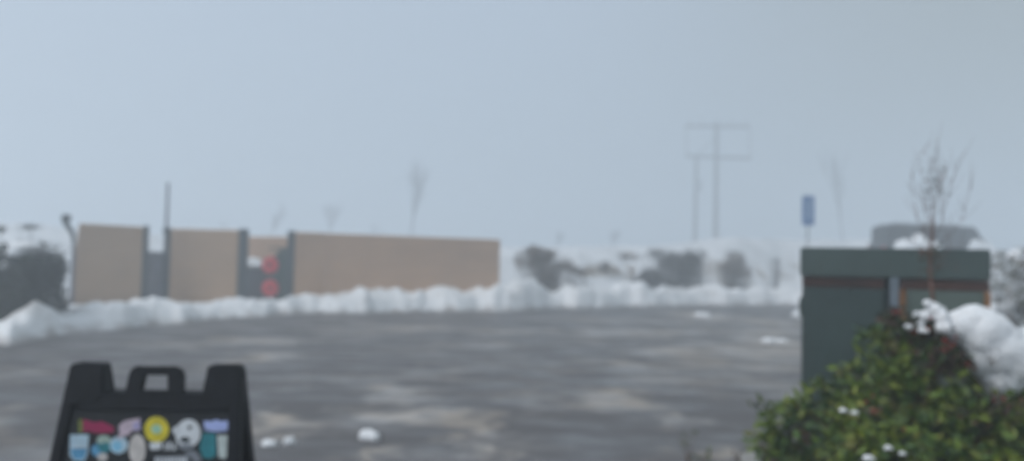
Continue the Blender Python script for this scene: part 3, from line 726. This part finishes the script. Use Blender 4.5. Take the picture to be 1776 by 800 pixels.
# ------------------------------------------------------------------ foreground shrub, sapling and their snow
def fshrub():
    c0 = P(1560, 800, 3.9)
    root = empty('berry_shrub', (c0.x, c0.y, .13), 'big leafy green shrub with reddish tips and berries in front of the cabinet', 'shrub')
    E = [(1440,800,68,52,4.0,750),(1500,745,84,66,3.9,1300),(1555,705,66,84,3.9,1600),(1612,680,56,92,3.8,1500),(1560,640,30,60,3.95,500),(1660,730,90,82,3.7,1900),(1735,762,84,64,3.6,1500),
         (1560,790,140,74,3.6,2300),(1700,800,120,78,3.5,1700),(1400,724,28,20,4.1,90),(1350,728,34,22,4.1,45),(1338,765,40,30,4.1,80),(1380,795,40,34,4.0,220),(1492,668,40,26,4.1,150),(1520,622,40,34,4.1,190),(1455,668,22,16,4.1,30),
         (1556,590,16,38,4.0,200),(1575,600,26,40,3.95,180),(1612,600,34,40,3.9,240),(1545,560,12,16,4.0,60),(1500,920,200,110,3.8,1500),(1720,920,160,110,3.6,1200),(1800,760,80,80,3.6,900),(1840,790,90,90,3.7,1600),(1890,900,120,120,3.7,1200),(1760,700,70,40,4.0,800),(1720,640,50,50,4.05,400)]
    mb = MB(); ms = MB(); br = MB(); rd = MB()
    for px, py, rx, ry, dp, n in E:
        kk = dp / F; c = P(px, py, dp); r = (rx*kk, min(.42, max(rx, ry)*kk*.9), ry*kk)
        cl = lambda q: q.z > .16 and q.y < 4.85
        cloud(mb, c, r, int(n * 1.25), .060, .028, shell=.85, clip=cl, gap=5.)
        tips = []
        for _ in range(max(5, n // 60)):
            v = Vector((random.gauss(0,1), random.gauss(0,1), random.uniform(-.2,1.2))).normalized() * random.uniform(.6,1.0)
            tips.append(Vector((c.x + v.x*r[0], c.y + v.y*r[1]*.8, c.z + v.z*r[2])))
        stems(ms, Vector((c0.x + (c.x - c0.x)*.55, c0.y, .12)), tips, .006, .04)
    for (ax, ay), (bx, by) in (((1420,790),(1318,706)),((1410,760),(1330,745)),((1430,800),(1312,772)),((1440,750),(1358,702)),((1400,800),(1345,790)),((1480,710),(1412,678)),((1505,690),(1462,640)),((1560,640),(1500,575)),((1450,740),(1380,698))):
        p0, p1 = P(ax, ay, 3.95), P(bx, by, 4.15); pm = (p0 + p1) / 2 + Vector((0, 0, .05))
        ms.path([p0, pm, p1], [.004,.003,.0015], 5)
        for t in (.3,.42,.54,.64,.74,.82,.9,1.0):
            q = p0.lerp(pm, t * 2) if t < .5 else pm.lerp(p1, t * 2 - 1)
            for _ in range(4): mb.leaf(q + Vector((random.gauss(0,.015), random.gauss(0,.015), random.gauss(0,.015))), .08, .036)
    # reddish tops under the snow and at the peak
    for px, py, rx, ry, dp, n in [(1548,548,16,14,3.95,90),(1565,575,22,30,3.9,120),(1620,600,34,34,3.75,260),(1650,625,30,26,3.7,190),(1600,570,26,20,3.8,160),(1742,704,44,18,3.5,160),(1700,720,60,30,3.55,60),(1510,712,10,10,3.6,25),(1620,625,40,28,3.7,200)]:
        kk = dp / F; c = P(px, py, dp); cloud(rd, c, (rx*kk, rx*kk, ry*kk), n, .045, .020, shell=.6)
    for px, py, n in ((1648,600,14),(1562,748,4),(1500,702,5),(1618,560,4),(1636,610,5),(1735,690,4),(1545,545,4)):
        for _ in range(max(2, n // 2)):
            q = P(px + random.gauss(0,7), py + random.gauss(0,6), 3.45 if py > 640 else 3.62)
            br.tube(q - Vector((0,0,.005)), q, .003, .006, 6); br.tube(q, q + Vector((0,0,.006)), .006, .002, 6)
        part(br, 'berry_cluster', M['berry'], root); br = MB()
    part(mb, 'foliage', M['shrub'], root); part(ms, 'stems', M['twig'], root); part(rd, 'reddish_leaves', M['redleaf'], root)
    o = root
    # snow pile lying on it
    k = 3.7 / F
    S = [(1656,562,24,24),(1680,556,34,26),(1668,566,36,27),(1700,578,50,44),(1722,602,52,54),(1752,622,50,52),(1700,612,36,40),(1735,650,36,36),(1790,618,60,50),(1830,640,60,60),(1655,575,22,22),(1722,668,16,16),(1770,655,36,28)]
    balls = [(P(a, b, 3.75), Vector((rx*k, rx*k*1.1, ry*k))) for a, b, rx, ry in S]
    s = blob('snow_pile', balls, .012, M['snow'], .020, 8, loc=P(1735, 650, 3.75)); tag(s, 'large smooth bright snow pile resting on the leafy shrub', 'snow')
    S = [(1608,548,10,9),(1623,538,12,12),(1613,527,8,7),(1596,561,8,6),(1634,552,11,13),(1602,574,7,5),(1641,568,11,12),(1588,545,5,4),(1649,588,8,8),(1576,566,5,3)]
    balls = [(P(a + random.gauss(0,1), b, 3.7 + random.gauss(0,.03)), Vector((rx*k*1.15, rx*k, ry*k))) for a, b, rx, ry in S]
    s = blob('snow_clump', balls, .008, M['snow'], .022, 28, loc=P(1612, 560, 3.7)); tag(s, 'broken snow clump caught on the reddish twigs left of the big snow pile', 'snow', 'snow clumps caught on the shrub')
    for a, b, w, lab in ((1462,712,9,'tiny snow clump on the green leaves left of the red berries'),(1482,716,7,'second tiny snow clump just right of the one beside the red berries'),(1540,777,9,'small snow clump low on the shrub leaves near the picture bottom'),(1565,786,7,'tiny low snow clump right of the other small one near the picture bottom'),(1505,795,12,'snow clump in the leaves at the very bottom of the picture')):
        kk = 3.25 / F
        s = blob('snow_clump', [(P(a, b, 3.3), Vector((w*kk*.85, w*kk*.7, w*kk*.45))), (P(a+w*.7, b+2, 3.3), Vector((w*kk*.5, w*kk*.5, w*kk*.35)))], .006, M['snow'], .006, 30, loc=P(a, b, 3.3)); tag(s, lab, 'snow', 'snow clumps caught on the shrub')
fshrub()

def sapling():
    dp = 4.45; b = P(1622, 800, dp)
    root = empty('bare_sapling', (b.x, b.y, .13), 'slender bare sapling with reddish twigs standing before the green cabinet', 'tree')
    tr = MB(); cr = MB()
    pts = [Vector((b.x, b.y, .13)), P(1622,640,dp), P(1618,520,dp), P(1613,470,dp), P(1614,420,dp), P(1620,385,dp)]
    tr.path(pts, [.015,.013,.011,.009,.006,.003], 8)
    rnd = random.Random(5)
    def twig(pl, r):
        cr.path(pl, [r * (1 - .75 * i / (len(pl) - 1)) for i in range(len(pl))], 5)
    main = [[(1613,440),(1600,405),(1590,375),(1582,335),(1578,300)],[(1614,430),(1612,390),(1606,350),(1600,300),(1596,265)],[(1616,420),(1622,370),(1628,320),(1622,285),(1626,240)],
            [(1616,425),(1634,385),(1645,340),(1655,300),(1662,275)],[(1616,430),(1648,410),(1668,380),(1678,350),(1686,325)],[(1620,385),(1616,345),(1612,310),(1610,275)],[(1613,455),(1590,430),(1572,418)],[(1614,455),(1645,438),(1668,425)],
            [(1600,405),(1604,370),(1596,330)],[(1634,385),(1632,350),(1640,310),(1644,280)],[(1612,390),(1622,350),(1632,305)],[(1614,468),(1640,462),(1662,470)]]
    for m_ in main:
        pl = [P(a + rnd.gauss(0,1.5), c, dp + rnd.gauss(0,.03)) for a, c in m_]; twig(pl, .0019)
        for i in range(1, len(pl)):
            for _ in range(3):
                q = pl[i-1].lerp(pl[i], rnd.random()); d = Vector((rnd.gauss(0,.45), rnd.gauss(0,.45), rnd.uniform(.5,1.2))).normalized() * rnd.uniform(.06,.16)
                twig([q, q + d*.5, q + d + Vector((0,0,.02))], 0.0012)
    part(tr, 'trunk', M['twig'], root); part(cr, 'twigs', M['twig'], root)
    lv = MB()
    for px, py, rx, ry, n in ((1614,440,24,18,70),(1612,470,20,12,30),(1620,320,26,50,60)):
        kk = dp / F
        for _ in range(n):
            q = P(px + rnd.gauss(0,rx*.45), py + rnd.gauss(0,ry*.45), dp + rnd.gauss(0,.05)); lv.leaf(q, .028, .011)
    part(lv, 'withered_leaves', M['redleaf'], root)
sapling()

# small weeds at the bed edge
def weed(px, py, n, h, label, dp, mt='shrub'):
    g = P(px, py, dp); base = Vector((g.x, g.y, .0)); root = empty('weed', base, label, 'weed', 'weeds at the asphalt edge'); st = MB(); lv = MB()
    for _ in range(n):
        tip = base + Vector((random.gauss(0,.07), random.gauss(0,.05), h * random.uniform(.6,1.1)))
        stems(st, base, [tip], .004, .02)
        for _ in range(5):
            q = base.lerp(tip, random.uniform(.5,1)); lv.leaf(q, .035, .014)
    part(st, 'stems', M['twig'], root); part(lv, 'leaves', M[mt], root)
weed(1196, 800, 4, .26, 'faint upright weed at the bottom, left of the other weed', 6.2)
weed(1284, 800, 9, .16, 'dark low weed at the bottom beside the shrub', 6.1, 'redleaf')
weed(1218, 800, 5, .16, 'small weed sprout right beside the upright weed', 6.1)

# snowy bushes right of the cabinet
def sbush(px, py, dp, ells, label, n):
    g = P(px, py, dp); base = Vector((g.x, g.y, .0 if dp < 20 else hground(g.x, g.y))); root = empty('snowy_bush', base, label, 'bush', 'snow covered bushes right of the cabinet')
    mb = MB(); ms = MB(); k = dp / F; balls = []
    for a, b, rx, ry in ells:
        c = P(a, b, dp); cloud(mb, c, (rx*k, rx*k*.8, ry*k), n, .075, .035, shell=.7)
        stems(ms, Vector((c.x, c.y, base.z)), [c + Vector((random.gauss(0,rx*k*.6), random.gauss(0,.2), random.uniform(-.3,1)*ry*k)) for _ in range(14)], .01, .05)
        for _ in range(7):
            balls.append((c + Vector((random.gauss(0,.45)*rx*k, random.gauss(0,.3)*rx*k, random.uniform(-.4,.8)*ry*k)), Vector((rx*k*.30, rx*k*.28, ry*k*.14))))
    part(mb, 'foliage', M['snowybush'], root); part(ms, 'stems', M['bark'], root)
    s = blob('snow_on_bush', balls, .035, M['snow'], .03, 5, loc=base); tag(s, label.replace('bush', 'bush snow load', 1), 'snow', 'snow loads on the bushes right of the cabinet')
sbush(1765, 500, 10.5, [(1752,520,46,72),(1810,500,60,90),(1775,590,60,60),(1870,520,60,90),(1780,650,70,50),(1860,640,70,60)], 'near snow laden bush right beside the green cabinet', 1500)
sbush(1750, 450, 19, [(1738,452,22,16),(1775,448,30,20),(1830,450,40,22)], 'farther low snowy bush peeking over the near one', 900)

# ------------------------------------------------------------------ black A-frame sign
def aframe():
    c = P(272.5, 633, 2.66); TOP = c.z; CX, CY = c.x, c.y; al = R(13)
    root = empty('sidewalk_sign', (CX, CY - .02, 0), 'black plastic A-frame sidewalk sign with carry handle and many stickers', 'sign')
    yaw = R(3)
    Ru = Vector((math.cos(yaw), math.sin(yaw), 0)); Bk = Vector((-math.sin(yaw), math.cos(yaw), 0))
    def leafax(sgn):
        dn = Vector((0, 0, -math.cos(al))) + Bk * (-math.sin(al) * sgn); nm = (Bk * (-math.cos(al) * sgn)) + Vector((0,0, math.sin(al)))
        og = Vector((CX, CY, TOP)) + Bk * (.035 if sgn < 0 else 0) * 1
        return lambda u, v, t: og + Ru * u + dn * v + nm * t          # t towards the viewer of that leaf
    S = .00185; V = .00178
    FULL = TOP / math.cos(al) - .005
    for sgn in (1, -1):
        A = leafax(sgn)
        def W_(v): return .274 + .068 * v
        fr = MB()
        # posts (side rails with the two raised shoulders)
        for s in (-1, 1):
            fr.prism([(s*(W_(0)-.108),0),(s*(W_(0)-.006),-.002),(s*W_(.012),.012),(s*W_(FULL),FULL),(s*(W_(FULL)-.038),FULL),(s*(W_(.14)-.038),.135),(s*(W_(0)-.118),.11)], A, -.045, .012)
        fr.prism([(-.225,.093),(.225,.093),(.245,.150),(-.245,.150)], A, -.040, .0085)
        fr.prism([(-.30,FULL-.16),(.30,FULL-.16),(.305,FULL-.08),(-.305,FULL-.08)], A, -.040, .008)
        f = part(fr, 'frame', M['black'], root, bevel=.006)
        bd = MB(); bd.prism([(-W_(.15)+.040,.1505),(W_(.15)-.040,.1505),(W_(FULL-.16)-.040,FULL-.161),(-W_(FULL-.16)+.040,FULL-.161)], A, -.012, .001)
        b = part(bd, 'front_board' if sgn > 0 else 'rear_board', M['board'], root)
        for s in (-1, 1): part(MB().box(A(s*(W_(FULL)-.02), FULL-.01, -.016), (.07,.07,.03)), 'foot', M['rubber'], root)
        if sgn > 0:
            h = MB()
            outer = [(-.092,.100),(-.086,.03),(-.078,.012),(-.062,.004),(.062,.004),(.078,.012),(.086,.03),(.092,.100)]
            inner = [(-.042,.100),(-.038,.034),(.036,.034),(.040,.100)]
            h.prism([(-.092,.100),(-.086,.03),(-.078,.012),(-.062,.004),(-.040,.004),(-.038,.034),(-.046,.100)], A, -.034, .004)
            h.prism([(.092,.100),(.086,.03),(.078,.012),(.062,.004),(.040,.004),(.038,.034),(.046,.100)], A, -.034, .004)
            h.prism([(-.0402,.004),(.0402,.004),(.0382,.0315),(-.0382,.0315)], A, -.034, .004)
            h.prism([(-.045,.083),(.045,.083),(.046,.100),(-.046,.100)], A, -.034, .004)
            part(h, 'handle', M['black'], root, bevel=.003)
            O_ = A(0,0,.0015); U_ = A(1,0,.0015) - O_; V_ = A(0,1,.0015) - O_; N_ = U_.cross(V_)
            def uv(px, py):
                dd = P(px, py, 2.5) - EYE; h_ = EYE + dd * ((O_ - EYE).dot(N_) / dd.dot(N_)) - O_
                return (h_.dot(U_), h_.dot(V_))
            def ell(px, py, rx, ry, n=28, rot=0):
                return [uv(px + rx*math.cos(t)*math.cos(rot) - ry*math.sin(t)*math.sin(rot), py + rx*math.cos(t)*math.sin(rot) + ry*math.sin(t)*math.cos(rot)) for t in (2*math.pi*i/n for i in range(n))]
            def pl(*p): return [uv(*q) for q in p]
            def stk(layers, label):
                par = None
                for i, (poly, m_) in enumerate(layers):
                    mb = MB(); mb.prism(poly, A, .0012 + .0006*i, .0018 + .0006*i)
                    if par is None: mb0 = mb; par = part(mb, 'sticker', STK[m_], b); par['label'] = label
                    else: part(mb, 'sticker_print', STK[m_], b)
            stk([(pl((144,727),(164,733),(176,731),(197,740),(198,750),(172,752),(150,748),(144,750)), 'magenta')], 'magenta flag shaped sticker')
            stk([(pl((136,728),(143,727),(143,750),(136,751)), 'olive')], 'thin olive strip sticker')
            stk([(pl((206,738),(216,730),(243,725),(244,746),(228,748),(222,756),(207,753)), 'pink'), (pl((230,735),(243,730),(243,744),(232,746)), 'lilac')], 'pale pink and lilac sticker')
            stk([(ell(271.5,745,21.5,22.5), 'yellow'), (ell(271.5,744.5,9,8), 'mint')], 'yellow round sticker with mint centre')
            stk([(ell(326,752,22,25,rot=.2), 'white'), (ell(308,747,9,8), 'white'), (ell(329,742,3.4,3.8), 'dark'), (ell(321,763,9,5), 'dark'), (ell(323,775,14,5), 'grey')], 'white round sticker with dark spots')
            stk([(pl((353,730),(366,731),(375,728),(384,731),(398,729),(398,746),(385,749),(370,749),(355,746)), 'periwinkle')], 'pale blue wavy edged sticker')
            stk([(pl((121,754),(154,754),(152,788),(146,800),(128,800),(121,790)), 'iceblue'), (pl((123,778),(151,778),(149,788),(144,797),(129,797),(124,788)), 'blue'), (pl((123,775),(151,775),(151,777),(123,777)), 'white')], 'pale and mid blue cup shaped sticker')
            stk([(ell(180,764,12,9), 'sage'), (ell(172,781,14,12), 'blue'), (pl((166,771),(189,767),(192,781),(178,787)), 'teal'), (ell(178,793,9,7), 'cream')], 'mixed teal and sage sticker')
            stk([(ell(206,772,16,15,rot=-.4), 'iceblue'), (ell(203,774,9,9), 'sky'), (pl((203,757),(212,752),(216,758),(206,761)), 'pink')], 'round sky blue sticker')
            stk([(ell(238,780,14.5,27), 'cream')], 'tall pale oval sticker')
            stk([(pl((259,768),(279,767),(281,772),(277,780),(261,780)), 'white')], 'small white block of lettering')
            for x_, dx_ in ((284,1),(289,3),(294,0),(299,3),(302,0)):
                mb = MB(); mb.prism(pl((x_+dx_,767),(x_+dx_+3,767),(x_+3,781),(x_,781)), A, .0012, .0018); part(mb, 'white_stroke', STK['white'], b)
            stk([(pl((268,792),(325,790),(328,796),(326,806),(266,808)), 'grey')], 'white lettered strip')
            for i in range(9):
                x_ = 270 + i * 6.2; mb = MB(); mb.prism(pl((x_,794),(x_+3.4,793.5),(x_+3.4,805),(x_,805)), A, .0019, .0025); part(mb, 'white_stroke', STK['white'], b)
            stk([(pl((318,785),(336,781),(346,790),(350,800),(338,803),(330,793)), 'grey')], 'grey sticker piece')
            stk([(pl((352,751),(374,752),(374,790),(366,796),(352,794),(346,778)), 'teal')], 'teal rounded sticker')
            stk([(pl((377,755),(396,755),(396,778),(392,794),(386,797),(379,792)), 'pale')], 'off white tall sticker')
            # more stickers lower down, below the picture's edge
            for i in range(14):
                px = 130 + (i % 7) * 42; py = 830 + (i // 7) * 50
                stk([(ell(px, py, 16, 17), random.choice(['white','sky','cream','magenta','yellow','sage','teal']))], 'sticker in the lower rows')
        else:
            pass
    hg = MB()
    for s in (-1, 1): hg.tube(Vector((CX, CY + .0175, TOP - .03)) + Ru * s * .2, Vector((CX, CY + .0175, TOP - .03)) + Ru * s * .28, .012, .012, 10)
    part(hg, 'hinge', M['rubber'], root)
aframe()

# ------------------------------------------------------------------ fog
HZ = 24.0
hz = MB(); hz.box((0, 0, (HZ - 1.6) / 2), (660, 660, HZ + 1.6)); ho = hz.build('haze', newmat('fog')[0]); tag(ho, 'even pale grey fog', None, None, 'stuff')
nt = ho.data.materials[0].node_tree; nt.nodes.remove(nt.nodes['Principled BSDF'])
vol = nt.nodes.new('ShaderNodeVolumePrincipled'); vol.inputs['Color'].default_value = (.86,.91,.95,1); vol.inputs['Density'].default_value = .0170
vol.inputs['Anisotropy'].default_value = .42
nt.links.new(vol.outputs[0], nt.nodes['Material Output'].inputs['Volume'])
ho.data.materials[0].volume_intensity if False else None

# ------------------------------------------------------------------ light
SE, SA = R(50), R(-112)                        # elevation; azimuth from +Y towards -X
w = bpy.data.worlds.new('World'); sc.world = w; w.use_nodes = True; nt = w.node_tree
bg = nt.nodes['Background']; bg.inputs['Strength'].default_value = .1
sky = nt.nodes.new('ShaderNodeTexSky'); sky.sky_type = 'NISHITA'; sky.sun_disc = False; sky.sun_elevation = SE; sky.sun_rotation = SA
sky.air_density = 1.0; sky.dust_density = 6.0; sky.ozone_density = 1.0
mx = nt.nodes.new('ShaderNodeMix'); mx.data_type = 'RGBA'; mx.inputs[0].default_value = .8
nt.links.new(sky.outputs[0], mx.inputs[6]); 
tcw = nt.nodes.new('ShaderNodeTexCoord'); sx = nt.nodes.new('ShaderNodeSeparateXYZ'); nt.links.new(tcw.outputs['Generated'], sx.inputs[0])
mr = nt.nodes.new('ShaderNodeMapRange'); mr.interpolation_type = 'SMOOTHSTEP'; mr.inputs['From Min'].default_value = .0; mr.inputs['From Max'].default_value = .60; nt.links.new(sx.outputs['X'], mr.inputs['Value'])
cl2 = nt.nodes.new('ShaderNodeMix'); cl2.data_type = 'RGBA'; nt.links.new(mr.outputs[0], cl2.inputs[0])
cl2.inputs[6].default_value = (4.7,5.65,6.9,1); cl2.inputs[7].default_value = (2.8,3.05,2.6,1)   # thicker cloud towards the right
nt.links.new(cl2.outputs[2], mx.inputs[7])
nt.links.new(mx.outputs[2], bg.inputs['Color'])
sl = bpy.data.lights.new('sun', 'SUN'); sl.energy = 1.45; sl.angle = R(25); sl.color = (1,.97,.93)
so = bpy.data.objects.new('sun', sl); col.objects.link(so)
dirv = Vector((math.sin(SA) * math.cos(SE), math.cos(SA) * math.cos(SE), math.sin(SE)))
so.rotation_euler = dirv.to_track_quat('Z', 'Y').to_euler()

sc.view_settings.view_transform = 'Standard'; sc.view_settings.look = 'None'; sc.view_settings.exposure = .16; sc.view_settings.gamma = 1
sc.render.engine = 'CYCLES'; sc.cycles.use_denoising = True
sc.cycles.volume_bounces = 5; sc.cycles.max_bounces = 8; sc.cycles.diffuse_bounces = 3; sc.cycles.glossy_bounces = 2
sc.cycles.use_adaptive_sampling = False
